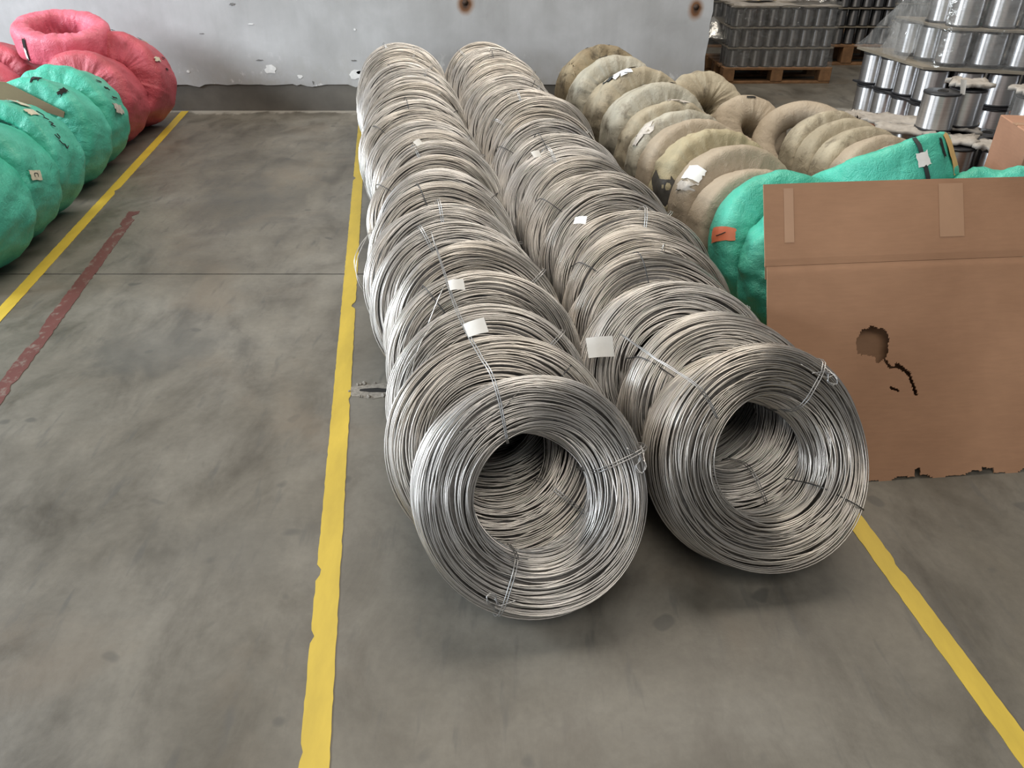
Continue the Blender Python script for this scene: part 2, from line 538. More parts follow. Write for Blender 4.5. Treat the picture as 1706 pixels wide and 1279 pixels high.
# floor markings --------------------------------------------------------
def tape(name, p0, p1, w0, w1, mat, label, notches, seed, jit=0.0012, cut=()):
    random.seed(seed)
    p0, p1 = Vector(p0), Vector(p1)
    d = (p1 - p0); L = d.length; d.normalize(); nrm = Vector((-d.y, d.x, 0))
    root = None
    N = int(L / 0.02)
    lft, rgt = [], []
    for i in range(N + 1):
        s = i / N
        w = w0 + (w1 - w0) * s
        lft.append([s * L, -w / 2 + random.uniform(-jit, jit)])
        rgt.append([s * L, w / 2 + random.uniform(-jit, jit)])
    for (s, side, depth, wid) in notches:
        arr = lft if side < 0 else rgt
        for q in arr:
            t = abs(q[0] - s * L) / wid
            if t < 1: q[1] -= side * depth * (1 - t) * random.uniform(0.7, 1.2)
    V, F = [], []
    for a, b in zip(lft, rgt):
        for h in (0.0004, 0.0016):
            for q in (a, b):
                V.append(p0 + d * q[0] + nrm * q[1] + Vector((0, 0, h)))
    for i in range(N):
        a, b = i * 4, i * 4 + 4
        F += [(a + 2, a + 3, b + 3, b + 2), (a, a + 2, b + 2, b), (a + 1, b + 1, b + 3, a + 3)]
    o = obj(name, mesh_py(name, V, F, mat))
    return tag(o, label, 'floor marking')


ya = lambda x, y: (x, y, 0)
tape('floor_marking', (-2.712, 6.64, 0), (-1.88, 0.9, 0), 0.060, 0.060, M['yellow'], 'yellow floor line beside the teal and red wrapped coils', [(0.36, 1, 0.018, 0.05)], 1)
tape('floor_marking', (-1.235, 6.64, 0), (-0.36, 0.62, 0), 0.058, 0.062, M['yellow'], 'yellow floor line running along the left row of bare wire coils',
     [(0.60, 1, 0.022, 0.035), (0.725, 1, 0.012, 0.02), (0.86, -1, 0.016, 0.03), (0.895, -1, 0.012, 0.02), (0.945, -1, 0.012, 0.015), (0.30, -1, 0.02, 0.04)], 2)
tape('floor_marking', (0.70, 3.85, 0), (1.115, 0.55, 0), 0.055, 0.055, M['yellow'], 'yellow floor line emerging from under the right front wire coil', [(0.72, 1, 0.010, 0.03)], 3)
tape('floor_marking', (-2.13, 4.22, 0), (-1.66, 1.25, 0), 0.062, 0.062, M['redtape'], 'worn dark red painted line on the open concrete aisle', [(0.03, 1, 0.03, 0.05), (0.08, -1, 0.02, 0.05), (0.5, -1, 0.02, 0.1), (0.62, 1, 0.015, 0.05)], 4, 0.003)


# ------------------------------------------------------------------ coil cross-section
def section(ri, ro, W, n=3.0, K=400):
    ph = np.linspace(0, 2 * np.pi, K + 1)
    sp = lambda v: np.sign(v) * np.abs(v) ** (2.0 / n)
    rm, t = (ri + ro) / 2, (ro - ri) / 2
    rho = rm + t * sp(np.cos(ph)); zet = W / 2 * sp(np.sin(ph))
    s = np.concatenate([[0], np.cumsum(np.hypot(np.diff(rho), np.diff(zet)))])
    return rm, s / s[-1], rho, zet, s[-1]


def sec_at(S, p):
    p = np.mod(p, 1.0)
    return np.interp(p, S[1], S[2]), np.interp(p, S[1], S[3])


def ring_pt(S, th, p, off=0.0):
    """point on a ring surface; axis = local Y, theta 0 = right, 90 = top"""
    r, z = sec_at(S, p)
    e = 0.002
    r1, z1 = sec_at(S, p - e); r2, z2 = sec_at(S, p + e)
    tr, tz = r2 - r1, z2 - z1; L = np.hypot(tr, tz) + 1e-9
    nr, nz = tz / L, -tr / L
    r = r + nr * off; z = z + nz * off
    return (r * np.cos(th), z, r * np.sin(th))


# ------------------------------------------------------------------ bare wire coils
RI, RO, WC = 0.152, 0.282, 0.200
RW = 0.0019
SEC = section(RI, RO, WC, 4.6)


def windings(seed, M_=72, sides=5):
    rs = np.random.RandomState(seed)
    per = SEC[4]
    n1 = int(per / 0.0042)
    loops = [(i / n1 + rs.uniform(-0.3, 0.3) / n1, 0) for i in range(n1)]
    n2 = int(per / 0.0052)
    loops += [(i / n2 + rs.uniform(-.5, .5) / n2, 1) for i in range(n2)]
    th = np.linspace(0, 2 * np.pi, M_, endpoint=False)
    ph = np.linspace(0, 2 * np.pi, sides, endpoint=False)
    Vs, Fs = [], []
    base = 0
    # slow common lumpiness of the whole coil
    def lump(p, th, k):
        return (0.007 * np.sin(2 * np.pi * p * 2 + 2 * th + k) + 0.004 * np.sin(2 * np.pi * p * 5 - th + 2 * k) + 0.004 * np.sin(3 * th + k + 4 * np.pi * p))
    for (p0, lay) in loops:
        k1, k2, k3 = rs.uniform(0, 6.28, 3)
        A = rs.normal(0, 0.014); B = rs.normal(0, 0.008)
        if rs.rand() < 0.12: A *= 3.0
        p = p0 + A * np.sin(th + k1) + B * np.sin(2 * th + k2)
        rho, zet = sec_at(SEC, p)
        dep = (0.0 if lay == 0 else -0.0038) + rs.normal(0, 0.0016) + 0.0016 * np.sin(th * rs.randint(1, 4) + k3)
        if lay == 0 and rs.rand() < 0.06: dep = dep + 0.005
        dep = dep + lump(p, th, seed)
        sc = 1 + dep / 0.085
        rho = SEC[0] + (rho - SEC[0]) * sc
        zet = zet * sc
        ct, st = np.cos(th)[:, None], np.sin(th)[:, None]
        rr = rho[:, None] + RW * np.cos(ph)[None, :]
        zz = zet[:, None] + RW * np.sin(ph)[None, :]
        P = np.stack([rr * ct, zz, rr * st], -1).reshape(-1, 3)
        i = np.arange(M_)[:, None]; j = np.arange(sides)[None, :]
        i2 = (i + 1) % M_; j2 = (j + 1) % sides
        F = np.stack([i * sides + j, i * sides + j2, i2 * sides + j2, i2 * sides + j], -1).reshape(-1, 4) + base
        Vs.append(P); Fs.append(F); base += len(P)
    return mesh_np('windings', np.concatenate(Vs), np.concatenate(Fs), M['wire'])


def ring_grid(S, nt, ns, disp=None, name='ring', mat=None, shrink=0.0):
    th = np.linspace(0, 2 * np.pi, nt, endpoint=False)
    p = np.linspace(0, 1, ns, endpoint=False)
    T, P = np.meshgrid(th, p, indexing='ij')
    off = (disp(T, P) if disp is not None else np.zeros_like(T)) - shrink
    x, y, z = ring_pt(S, T, P, off)
    V = np.stack([x, y, z], -1).reshape(-1, 3)
    i = np.arange(nt)[:, None]; j = np.arange(ns)[None, :]
    i2 = (i + 1) % nt; j2 = (j + 1) % ns
    F = np.stack([i * ns + j, i2 * ns + j, i2 * ns + j2, i * ns + j2], -1).reshape(-1, 4)
    return mesh_np(name, V, F, mat)


wind_meshes = [windings(s) for s in (1, 2, 3, 4, 5)]
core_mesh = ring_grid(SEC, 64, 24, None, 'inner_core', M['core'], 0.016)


def tie_path(off, p_open=None):
    ps = np.linspace(0, 1, 33)
    return [Vector((0, 0, 0)) + Vector(tuple(float(q) for q in ring_pt(SEC, math.pi / 2, p, off + 0.002 * math.sin(9 * p)))) for p in ps]


tie_mesh = tube_mesh('tie_wire', [tie_path(0.012), [v + Vector((0.007, 0, 0.001)) for v in tie_path(0.013)]], 0.0014, M['tie'], 5)
tie_dark_mesh = tube_mesh('tie_wire', [tie_path(0.012)], 0.0018, M['tie_dark'], 5)


def twist_mesh(seed):
    """loose twisted tail of a tie wire with a small loop, at the outer top of the ring"""
    random.seed(seed)
    P = spline([(0, -0.06, RO + 0.002), (0.01, -0.085, RO - 0.005), (0.035, -0.115, RO - 0.02), (0.05, -0.118, RO - 0.035), (0.03, -0.112, RO - 0.04), (0.016, -0.112, RO - 0.022), (-0.02, -0.115, RO - 0.045)], 6)
    Q = [v + Vector((0.004 * math.sin(i), 0.002, 0.004 * math.cos(i))) for i, v in enumerate(P)]
    return tube_mesh('tie_tail', [P, Q[:-4]], 0.0014, M['tie'], 5)


tail_mesh = twist_mesh(1)


def tag_mesh(seed, w=0.045, h=0.034):
    random.seed(seed)
    V, F = [], []
    nx, ny = 5, 4
    for s in (0, 1):
        for j in range(ny + 1):
            for i in range(nx + 1):
                u, v = i / nx - 0.5, j / ny - 0.5
                V.append((u * w, v * h, 0.006 * math.sin(3 * u + seed) + 0.008 * u * v + s * 0.0008 + (0.010 * (u - 0.3) if u > 0.3 else 0)))
    o = (nx + 1) * (ny + 1)
    for j in range(ny):
        for i in range(nx):
            a = j * (nx + 1) + i
            F.append((a, a + nx + 1, a + nx + 2, a + 1)); F.append((o + a, o + a + 1, o + a + nx + 2, o + a + nx + 1))
    return mesh_py('paper_tag', V, F, M['paper'], True)


tag_meshes = [tag_mesh(s) for s in (1, 2)]


def surf_matrix(S, th, p, off, twist=0.0):
    P = Vector([float(q) for q in ring_pt(S, th, p, off)])
    P2 = Vector([float(q) for q in ring_pt(S, th, p, off + 0.01)])
    n = (P2 - P).normalized()
    tdir = Vector((-math.sin(th), 0, math.cos(th)))
    x = tdir; z = n; y = z.cross(x).normalized()
    m = Matrix((x, y, z)).transposed().to_4x4()
    return Matrix.Translation(P) @ m @ Matrix.Rotation(twist, 4, 'Z')


def spin(o, a):
    o.rotation_euler = (0, a, 0)


def base_height(ro, W, tau, rnd=0.028):
    return ro * math.cos(tau) + W / 2 * math.sin(tau) - rnd


AZ = R_(10.4)
TAU0 = 32.0


def wire_row(x0, y0, n, step, label, group, rowname, seed, flip):
    rnd = random.Random(seed)
    rows = []
    for i in range(n):
        s = i * step
        sc = 1.0 + 0.10 * (i / (n - 1)) + rnd.uniform(-0.015, 0.02)
        tau = R_(TAU0 + rnd.uniform(-3, 3) - (5 * i / n))
        jx = rnd.uniform(-0.016, 0.016) + (0.02 * math.sin(i * 0.9 + seed))
        if i == 0: sc, tau, jx = 1.0, R_(32.5), 0
        jx += (-0.055 if flip == 0 else -0.04) * min(1.0, i / 2) + 0.025 * i / n
        X = x0 - math.sin(AZ) * s + jx * math.cos(AZ); Y = y0 + math.cos(AZ) * s + jx * math.sin(AZ)
        zc = base_height(RO * sc, WC * sc, tau)
        c = empty('wire_coil', (X, Y, zc), (-tau, 0, AZ + R_(rnd.uniform(-3.0, 3.0)) if i else AZ))
        c.scale = (sc, sc, sc)
        tag(c, label(i, n), 'wire coil', group)
        w = obj('windings', wind_meshes[(i * 2 + flip) % 5], c); spin(w, rnd.uniform(0, 6.28))
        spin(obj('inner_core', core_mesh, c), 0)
        rows.append(c)
        if i > 0:
            for k in range(2):
                o = obj('tie_wire', tie_mesh if rnd.random() < 0.6 else tie_dark_mesh, c); spin(o, rnd.uniform(-1.0, 1.0) + k * 2.4)
    return rows


def lab(row, side):
    def f(i, n):
        if i == 0: return 'frontmost bare steel wire coil of the %s row, open hole facing the viewer' % row
        if i == n - 1: return 'last bare steel wire coil of the %s row, against the back wall' % row
        return 'bare steel wire coil, %s from the front in the %s row' % (ORD[i], row)
    return f


NL, NR = 24, 23
left_row = wire_row(0.046, 1.387 + 0.082, NL, 0.201, lab('left bare-wire', 0), 'bare wire coils of the left row', 'left', 5, 0)
right_row = wire_row(0.630, 1.530 + 0.082, NR, 0.205, lab('right bare-wire', 1), 'bare wire coils of the right row', 'right', 9, 1)

# tie wires, tails and tags on the two front coils (angle measured from the top, clockwise seen from the viewer)
def tie_with_tail(c, a, m, tail):
    o = obj('tie_wire', m, c); spin(o, a)
    if tail: obj('tie_tail', tail_mesh, o)


for a, m, tl in ((1.25, tie_mesh, 1), (3.55, tie_mesh, 1)): tie_with_tail(left_row[0], a, m, tl)
for a, m, tl in ((0.62, tie_mesh, 1), (2.15, tie_dark_mesh, 0)): tie_with_tail(right_row[0], a, m, tl)


def hold(o, c):
    # parent keeping the world placement
    o.parent = c
    o.matrix_parent_inverse = Matrix.LocRotScale(c.location, c.rotation_euler, c.scale).inverted()


def long_tie(pts, c, gap=0.007):
    P = spline(pts, 6)
    Q = [v + Vector((gap * math.sin(math.pi * (0.15 + 0.75 * i / len(P))), 0.001 * math.sin(i * 1.3), 0.001 * math.cos(i * 1.9))) for i, v in enumerate(P)]
    o = obj('tie_wire', tube_mesh('tie_wire', [P, Q], 0.0015, M['tie'], 5)); hold(o, c)
    return o


# doubled ties drawn back over the neighbouring coils
tl = long_tie([(-0.011, 1.43, 0.44), (-0.03, 1.475, 0.525), (-0.05, 1.515, 0.575), (-0.074, 1.57, 0.585), (-0.115, 1.69, 0.592), (-0.152, 1.83, 0.594), (-0.193, 2.03, 0.594), (-0.235, 2.23, 0.60)], left_row[0])
hold(obj('tie_tail', tube_mesh('tie_tail', [spline([(-0.235, 2.23, 0.60), (-0.245, 2.26, 0.62), (-0.25, 2.28, 0.625)], 6)], 0.0014, M['tie'], 5)), left_row[0])
long_tie([(0.492, 1.53, 0.44), (0.465, 1.545, 0.485), (0.43, 1.56, 0.522), (0.352, 1.645, 0.54), (0.286, 1.81, 0.520)], right_row[0])


def coil_tag(c, loc, me, rot, sc=1.0):
    o = obj('paper_tag', me); o.location = loc; o.rotation_euler = tuple(R_(q) for q in rot); o.scale = (sc, sc, sc); hold(o, c)


coil_tag(left_row[1], (-0.088, 1.670, 0.612), tag_meshes[0], (35, 0, 25), 1.15)
coil_tag(left_row[2], (-0.150, 1.916, 0.612), tag_meshes[1], (35, 0, 15), 0.95)
coil_tag(left_row[9], (-0.392, 3.266, 0.635), tag_meshes[0], (40, 0, 60), 0.8)
coil_tag(right_row[7], (0.097, 3.11, 0.630), tag_meshes[1], (40, 0, 35), 0.9)
coil_tag(right_row[4], (0.221, 2.402, 0.615), tag_meshes[0], (30, 0, -15), 0.9)
coil_tag(right_row[1], (0.245, 1.88, 0.44), tag_meshes[1], (50, 0, 10), 1.7)
T = math.pi / 2
# loose strands springing out of the rows
for (c, pts) in ((left_row[2], [(-0.16, -0.05, RO - 0.05), (-0.12, -0.07, RO + 0.03), (-0.10, -0.06, RO + 0.06), (-0.085, -0.05, RO + 0.02)]),
                 (left_row[7], [(-RO + 0.03, 0.0, -0.12), (-RO - 0.03, -0.02, -0.06), (-RO - 0.05, -0.02, 0.02), (-RO - 0.02, 0.0, 0.09), (-RO + 0.06, 0.02, 0.17)]),
                 (left_row[7], [(-RO + 0.02, -0.03, -0.14), (-RO - 0.04, -0.04, -0.06), (-RO - 0.04, -0.03, 0.03), (-RO + 0.02, 0.0, 0.14)]),
                 (right_row[0], [(0.10, -0.102, 0.23), (0.14, -0.108, 0.20), (0.165, -0.11, 0.19), (0.185, -0.108, 0.195)]),
                 (right_row[3], [(0.04, -0.05, RO + 0.0), (0.05, -0.06, RO + 0.03), (0.07, 0.0, RO + 0.02), (0.09, 0.08, RO)]),
                 (left_row[0], [(-0.17, -0.1, 0.17), (-0.12, -0.115, 0.185), (-0.06, -0.115, 0.22), (-0.01, -0.09, 0.26)])):
    obj('loose_strand', tube_mesh('loose_strand', [spline(pts, 8)], 0.0016, M['wire'], 5), c)


# ------------------------------------------------------------------ wrapped coils
def wrap_mesh(seed, ri, ro, W, mat, strips=22, ridge=0.004, wrink=0.003, nt=168, ns=56, n=3.4, slant=1.0):
    S = section(ri, ro, W, n)
    rs = np.random.RandomState(seed)
    terms = [(rs.randint(2, 18), rs.randint(-5, 6), rs.uniform(0, 6.28), rs.uniform(0.3, 1)) for _ in range(16)]
    fold = [(rs.randint(20, 48), rs.randint(-2, 3), rs.uniform(0, 6.28)) for _ in range(4)]
    crs = [(rs.randint(3, 16), rs.randint(-4, 5), rs.uniform(0, 6.28), rs.randint(1, 4), rs.uniform(0, 6.28), rs.uniform(0.5, 1)) for _ in range(12)]
    def disp(T, P):
        d = np.zeros_like(T)
        for a, b, k, m, k2, w in crs:
            g = np.sin(a * T + 2 * np.pi * b * P + k + 0.9 * np.sin(3 * T + 2 * np.pi * P + k2))
            d -= w * wrink * 3.0 * np.exp(-(g / 0.16) ** 2) * np.clip(np.sin(m * T + 4 * np.pi * P + k2), 0, 1) ** 2
        for a, b, k, w in terms: d += w * np.sin(a * T + 2 * np.pi * b * P + k)
        d *= wrink / 3.0
        f = np.zeros_like(T)
        for a, b, k in fold: f += np.maximum(0, np.sin(a * T + 2 * np.pi * b * P + k)) ** 6
        # gathered pleats are strongest toward the inner side
        d += f * wrink * 0.5 * (0.35 + 0.65 * (np.cos(2 * np.pi * P) < 0.2))
        saw = np.mod(T / (2 * np.pi) * strips + slant * P, 1.0)
        d += ridge * saw
        return d
    me = ring_grid(S, nt, ns, disp, 'wrapping', mat)
    return me, S


def patch_mesh(name, S, th0, th1, p0, p1, off, mat, ragged=0.0, seed=0):
    rnd = random.Random(seed)
    V, F = [], []
    nx, ny = 6, 6
    for s in (0.0, 0.0012):
        r2 = random.Random(seed)
        for j in range(ny + 1):
            for i in range(nx + 1):
                u, v = i / nx, j / ny
                if ragged and (i in (0, nx) or j in (0, ny)):
                    u += r2.uniform(-1, 1) * ragged; v += r2.uniform(-1, 1) * ragged
                V.append(tuple(float(q) for q in ring_pt(S, th0 + (th1 - th0) * u, p0 + (p1 - p0) * v, off + s)))
    o = (nx + 1) * (ny + 1)
    for j in range(ny):
        for i in range(nx):
            a = j * (nx + 1) + i
            F.append((a, a + 1, a + nx + 2, a + nx + 1)); F.append((o + a, o + a + nx + 1, o + a + nx + 2, o + a + 1))
    return mesh_py(name, V, F, mat, True)


def scribble(S, pts, off, mat, r=0.0028):
    P = [Vector([float(q) for q in ring_pt(S, a, b, off)]) for a, b in pts]
    return tube_mesh('ink_mark', [spline(P, 5)], r, mat, 5)


wrap_cache = {}


def wrapped(X, Y, ro, W, tau, az, kind, label, group, seed, ri=None, z=None, **kw):
    key = (kind, round(ro, 3), round(W, 3), ri, seed % 4)
    if key not in wrap_cache:
        wrap_cache[key] = wrap_mesh(seed, ri or ro * 0.50, ro, W, M[kind], **kw)
    me, S = wrap_cache[key]
    zc = base_height(ro, W, tau, 0.022) if z is None else z
    c = empty('wrapped_coil', (X, Y, zc), (-tau, 0, az))
    tag(c, label, 'wrapped coil', group)
    o = obj('wrapping', me, c); spin(o, (seed * 1.7) % 6.28)
    return c, S


# left block: teal in front, red toward the wall ---------------------------------
GL = 'wrapped coils along the left yellow line'
LX = lambda Y: -2.955 + (6.2 - Y) * 0.150
AZL = R_(8.5)
TL = R_(17)
teal_specs = [(3.32, 0.36, 0.16, 'teal wrapped wire coil at the near left edge of the picture'),
              (3.68, 0.36, 0.16, 'teal wrapped wire coil with a small square aged paper label, low on its side'),
              (4.06, 0.36, 0.20, 'teal wrapped wire coil with black ink scrawl and a tilted paper label'),
              (4.60, 0.36, 0.05, 'teal wrapped wire coil with torn slits, behind the brown card strip'),
              (5.00, 0.36, 0.05, 'teal wrapped wire coil touching the red wrapped coils, torn label low on its side')]
lt = []
for k, (Y, W, ri, lb) in enumerate(teal_specs):
    c, S = wrapped(LX(Y), Y + 0.02, 0.300, W + 0.03, TL, AZL, 'teal', lb, GL, 20 + k + (40 if ri == 0.2 else 0), ri=ri, strips=9, ridge=0.003, wrink=0.004, n=6.5)
    lt.append((c, S))
for k, (Y, lb) in enumerate([(5.52, 'red wrapped wire coil next to the teal wrapped coils'), (6.03, 'large red wrapped wire coil leaning on the back wall beside the yellow line')]):
    c, S = wrapped(LX(Y) + 0.07 * k, Y + 0.01, 0.292 + 0.025 * k, 0.47, TL, AZL, 'red', lb, GL, 30 + k, ri=0.08, strips=9, ridge=0.003, wrink=0.005, n=6.5)
    lt.append((c, S))
# labels, ink and slits on the left block
c, S = lt[1]
pl_ = obj('paper_label', patch_mesh('paper_label', S, 0.02, 0.17, 0.83, 0.93, 0.009, M['paper_old'], 0.03, 1), c)
obj('ink_mark', scribble(S, [(0.07, 0.86), (0.12, 0.86), (0.12, 0.89), (0.07, 0.89)], 0.011, M['ink'], 0.002), pl_)
c, S = lt[2]
obj('paper_label', patch_mesh('paper_label', S, 1.02, 1.28, 0.86, 0.97, 0.009, M['paper_old'], 0.08, 2), c)
obj('paper_label', patch_mesh('paper_label', S, 0.78, 0.92, 0.80, 0.90, 0.009, M['paper_old'], 0.04, 3), c)
for pts in ([(0.90, 0.93), (0.80, 0.95), (0.74, 0.92), (0.70, 0.95)], [(0.66, 0.93), (0.62, 0.96), (0.60, 0.92), (0.56, 0.95)],
            [(0.40, 0.86), (0.34, 0.88), (0.36, 0.91), (0.42, 0.90)], [(0.30, 0.88), (0.25, 0.90), (0.24, 0.93), (0.18, 0.94), (0.22, 0.97)]):
    obj('ink_mark', scribble(S, pts, 0.009, M['ink']), c)
c, S = lt[3]
for (a, b, q, s) in ((1.32, 1.44, 0.84, 0.90), (0.82, 0.92, 0.82, 0.87)):
    obj('torn_slit', patch_mesh('torn_slit', S, a, b, q, s, 0.007, M['dark'], 0.25, int(a * 50)), c)
c, S = lt[4]
obj('paper_label', patch_mesh('paper_label', S, 0.06, 0.24, 0.90, 1.02, 0.009, M['paper_pink'], 0.12, 5), c)
for (a, b, q, s) in ((0.55, 0.60, 0.93, 0.99), (0.72, 0.76, 0.90, 0.96), (0.36, 0.40, 0.95, 1.02)):
    obj('torn_slit', patch_mesh('torn_slit', S, a, b, q, s, 0.007, M['dark'], 0.25, int(a * 50)), c)
c, S = lt[6]
obj('paper_label', patch_mesh('paper_label', S, 0.34, 0.44, 0.84, 0.90, 0.010, M['paper_old'], 0.15, 7), c)
obj('paper_label', patch_mesh('paper_label', S, 0.86, 1.08, 0.93, 0.97, 0.010, M['orange_pale'], 0.05, 8), c)
for (a, b, q, s) in ((1.1, 1.16, 0.99, 1.06), (1.35, 1.40, 1.0, 1.05), (1.5, 1.54, 0.86, 0.9), (0.2, 0.24, 0.95, 0.99), (0.5, 0.53, 1.0, 1.06)):
    obj('torn_slit', patch_mesh('torn_slit', S, a, b, q, s, 0.008, M['dark'], 0.25, int(a * 50)), c)

# second row on the far left
G2 = 'wrapped coils in the second row at the far left'
wrapped(-3.72, 5.95, 0.305, 0.34, TL, AZL, 'red', 'red wrapped wire coil in the far left row, under the lying pink coil', G2, 33, strips=14, ridge=0.004, wrink=0.007)
wrapped(-3.66, 5.52, 0.305, 0.34, TL, AZL, 'pink', 'pink wrapped wire coil with orange streaks at the far left edge', G2, 36, strips=14, ridge=0.004, wrink=0.007)
wrapped(-3.58, 5.10, 0.305, 0.34, TL, AZL, 'teal', 'teal wrapped wire coil in the far left row, mostly hidden', G2, 22, strips=14, ridge=0.004, wrink=0.005)

# the coil lying flat on top
me, S = wrap_mesh(41, 0.185, 0.308, 0.205, M['pink'], strips=15, ridge=0.004, wrink=0.004, n=3.6)
c = empty('wrapped_coil', (-3.15, 5.90, 0.665)); c.rotation_euler = Vector((0.12, -0.17, 0.97)).to_track_quat('Y', 'X').to_euler()
tag(c, 'bright pink wrapped wire coil lying flat on top of the red coils', 'wrapped coil')
obj('wrapping', me, c)
o = obj('torn_slit', patch_mesh('torn_slit', S, -2.16, -2.08, -0.12, 0.13, 0.008, M['dark'], 0.06, 9), c)
o2 = obj('exposed_wire', patch_mesh('exposed_wire', S, -2.14, -2.09, -0.10, 0.02, 0.0105, M['paper'], 0.12, 12), c)

# brown card strip wedged between the teal coils
P = [(-2.99, 4.47, 0.66), (-2.78, 4.47, 0.645), (-2.70, 4.47, 0.60), (-2.50, 4.47, 0.485), (-2.515, 4.47, 0.455), (-2.74, 4.47, 0.535), (-2.99, 4.47, 0.54), (-3.3, 4.47, 0.40), (-3.3, 4.47, 0.62)]
o = obj('card_strip', prism_mesh('card_strip', P, (0, 0.006, 0.0), M['card_grey']))
tag(o, 'curved brown card strip wedged between two teal wrapped coils', 'card')

# right block: beige row leaning toward the wall ---------------------------------
GB = 'beige wrapped coils of the row beside the right bare-wire row'
AZB = R_(9.8)
TB = R_(30)
TBR = R_(19)
BX = lambda Y: 1.075 - (Y - 3.12) * 0.165
beige = [(5.90, 0.36, 'burlap_dark', 0.31, 'stained dark burlap wrapped coil, last of the beige row at the wall'),
         (5.52, 0.42, 'burlap_pale', 0.30, 'pale torn-paper wrapped coil next to the dark one at the wall'),
         (5.09, 0.42, 'burlap', 0.30, 'grey beige wrapped coil with ragged patches in the middle of the beige row'),
         (4.69, 0.38, 'burlap_pale', 0.30, 'pale greenish wrapped coil in the middle of the beige row'),
         (4.40, 0.20, 'burlap', 0.30, 'thin grey beige wrapped coil behind the narrow ridged ones'),
         (4.20, 0.19, 'burlap_pale', 0.30, 'thin pale wrapped coil with soft ridges'),
         (4.00, 0.20, 'burlap_plain', 0.30, 'thin plain kraft wrapped coil behind the yellowed pleated one'),
         (3.78, 0.22, 'burlap_yellow', 0.30, 'yellowed pleated kraft wrapped coil with blackened lower side'),
         (3.54, 0.22, 'burlap_plain', 0.295, 'smooth beige wrapped coil bearing a white paper label'),
         (3.33, 0.19, 'burlap_plain', 0.275, 'smooth beige wrapped coil directly behind the teal one')]
bo = []
for k, (Y, W, kind, ro, lb) in enumerate(beige):
    c, S = wrapped(BX(Y) + random.uniform(-0.01, 0.01), Y - 0.08, ro - 0.014, W, TBR, AZB + R_(random.uniform(-2, 2)), kind, lb, GB, 50 + k, strips=26 if 'yellow' in kind else 16, ridge=0.005 if 'yellow' in kind else 0.003, wrink=0.0045 if kind != 'burlap_plain' else 0.0015, n=5.5)
    bo.append((c, S))
c, S = bo[8]
obj('paper_label', patch_mesh('paper_label', S, T + 0.78, T + 1.02, 0.80, 0.99, 0.008, M['paper'], 0.05, 3), c)
obj('torn_wrap', patch_mesh('torn_wrap', S, T + 1.05, T + 1.2, 0.82, 1.0, 0.007, M['paper_pink'], 0.2, 4), c)
c, S = bo[7]
obj('black_smear', patch_mesh('black_smear', S, T + 1.22, T + 1.85, 0.76, 1.03, 0.007, M['smear'], 0.22, 6), c)
for k, (a, b, q, s, m) in enumerate(((0.15, 0.40, 0.86, 0.93, 'paper_pink'), (0.9, 1.2, 0.80, 0.92, 'burlap_dark'), (0.55, 0.75, 0.85, 0.97, 'ink'))):
    c, S = bo[(1, 0, 2)[k]]
    obj('torn_wrap', patch_mesh('torn_wrap', S, T + a, T + b, q, s, 0.007, M[m], 0.25, 20 + k), c)
for k, (i, a, b, q, s, m) in enumerate(((2, 0.25, 0.6, 0.80, 0.90, 'paper'), (2, 0.05, 0.3, 0.86, 0.93, 'paper_pink'), (3, -0.3, -0.22, 0.85, 0.97, 'ink'), (3, 0.3, 0.36, 0.85, 0.93, 'ink'), (4, -0.35, 0.1, 0.86, 0.95, 'paper_pink'), (5, 0.7, 1.1, 0.85, 0.98, 'paper_pink'), (0, 0.3, 0.38, 0.9, 0.98, 'ink'), (0, -0.2, -0.15, 0.9, 0.97, 'ink'))):
    c, S = bo[i]
    obj('torn_wrap', patch_mesh('torn_wrap', S, T + a, T + b, q, s, 0.007, M[m], 0.22, 40 + k), c)

# teal coils behind the cardboard
GT = 'teal wrapped coils behind the leaning cardboard'
ct, St = wrapped(1.115, 3.02, 0.30, 0.17, TB, AZB, 'teal', 'teal wrapped wire coil with an orange label, left of the leaning cardboard', GT, 60, ri=0.13, strips=10, ridge=0.003, wrink=0.003)
pl_ = obj('paper_label', patch_mesh('paper_label', St, T + 1.28, T + 1.48, 0.80, 0.98, 0.008, M['orange'], 0.03, 2), ct)
obj('ink_mark', scribble(St, [(T + 1.36, 0.86), (T + 1.39, 0.89), (T + 1.40, 0.92)], 0.010, M['ink'], 0.002), pl_)
wrapped(1.16, 2.80, 0.275, 0.15, TB, AZB, 'teal', 'creased teal wrapped coil half hidden by the left edge of the cardboard', GT, 61, strips=8, ridge=0.006, wrink=0.008)

# second beige row to the right
GB2 = 'beige wrapped coils of the second row, in front of the spools'
wrapped(1.24, 5.28, 0.265, 0.30, R_(38), AZB, 'burlap', 'mossy beige wrapped coil beyond the wall corner', GB2, 70, ri=0.05, strips=16, ridge=0.003, wrink=0.005)
cs, Ss = wrapped(1.43, 4.86, 0.235, 0.28, R_(42), AZB, 'burlap_plain', 'smooth beige coil with a dark slit, between the two beige rows', GB2, 71, ri=0.05, strips=14, ridge=0.002, wrink=0.002)
obj('torn_slit', patch_mesh('torn_slit', Ss, T - 0.25, T + 0.05, 0.80, 0.815, 0.006, M['dark'], 0.1, 5), cs)
me, S = wrap_mesh(73, 0.16, 0.30, 0.15, M['burlap_plain'], strips=18, ridge=0.001, wrink=0.0015, n=2.1)
c = empty('wrapped_coil', (1.72, 4.62, 0.25)); c.rotation_euler = (R_(-48), R_(0), R_(-14))
tag(c, 'smooth beige wrapped coil tipped back, its open arch above the ridged coils', 'wrapped coil', GB2)
obj('wrapping', me, c)
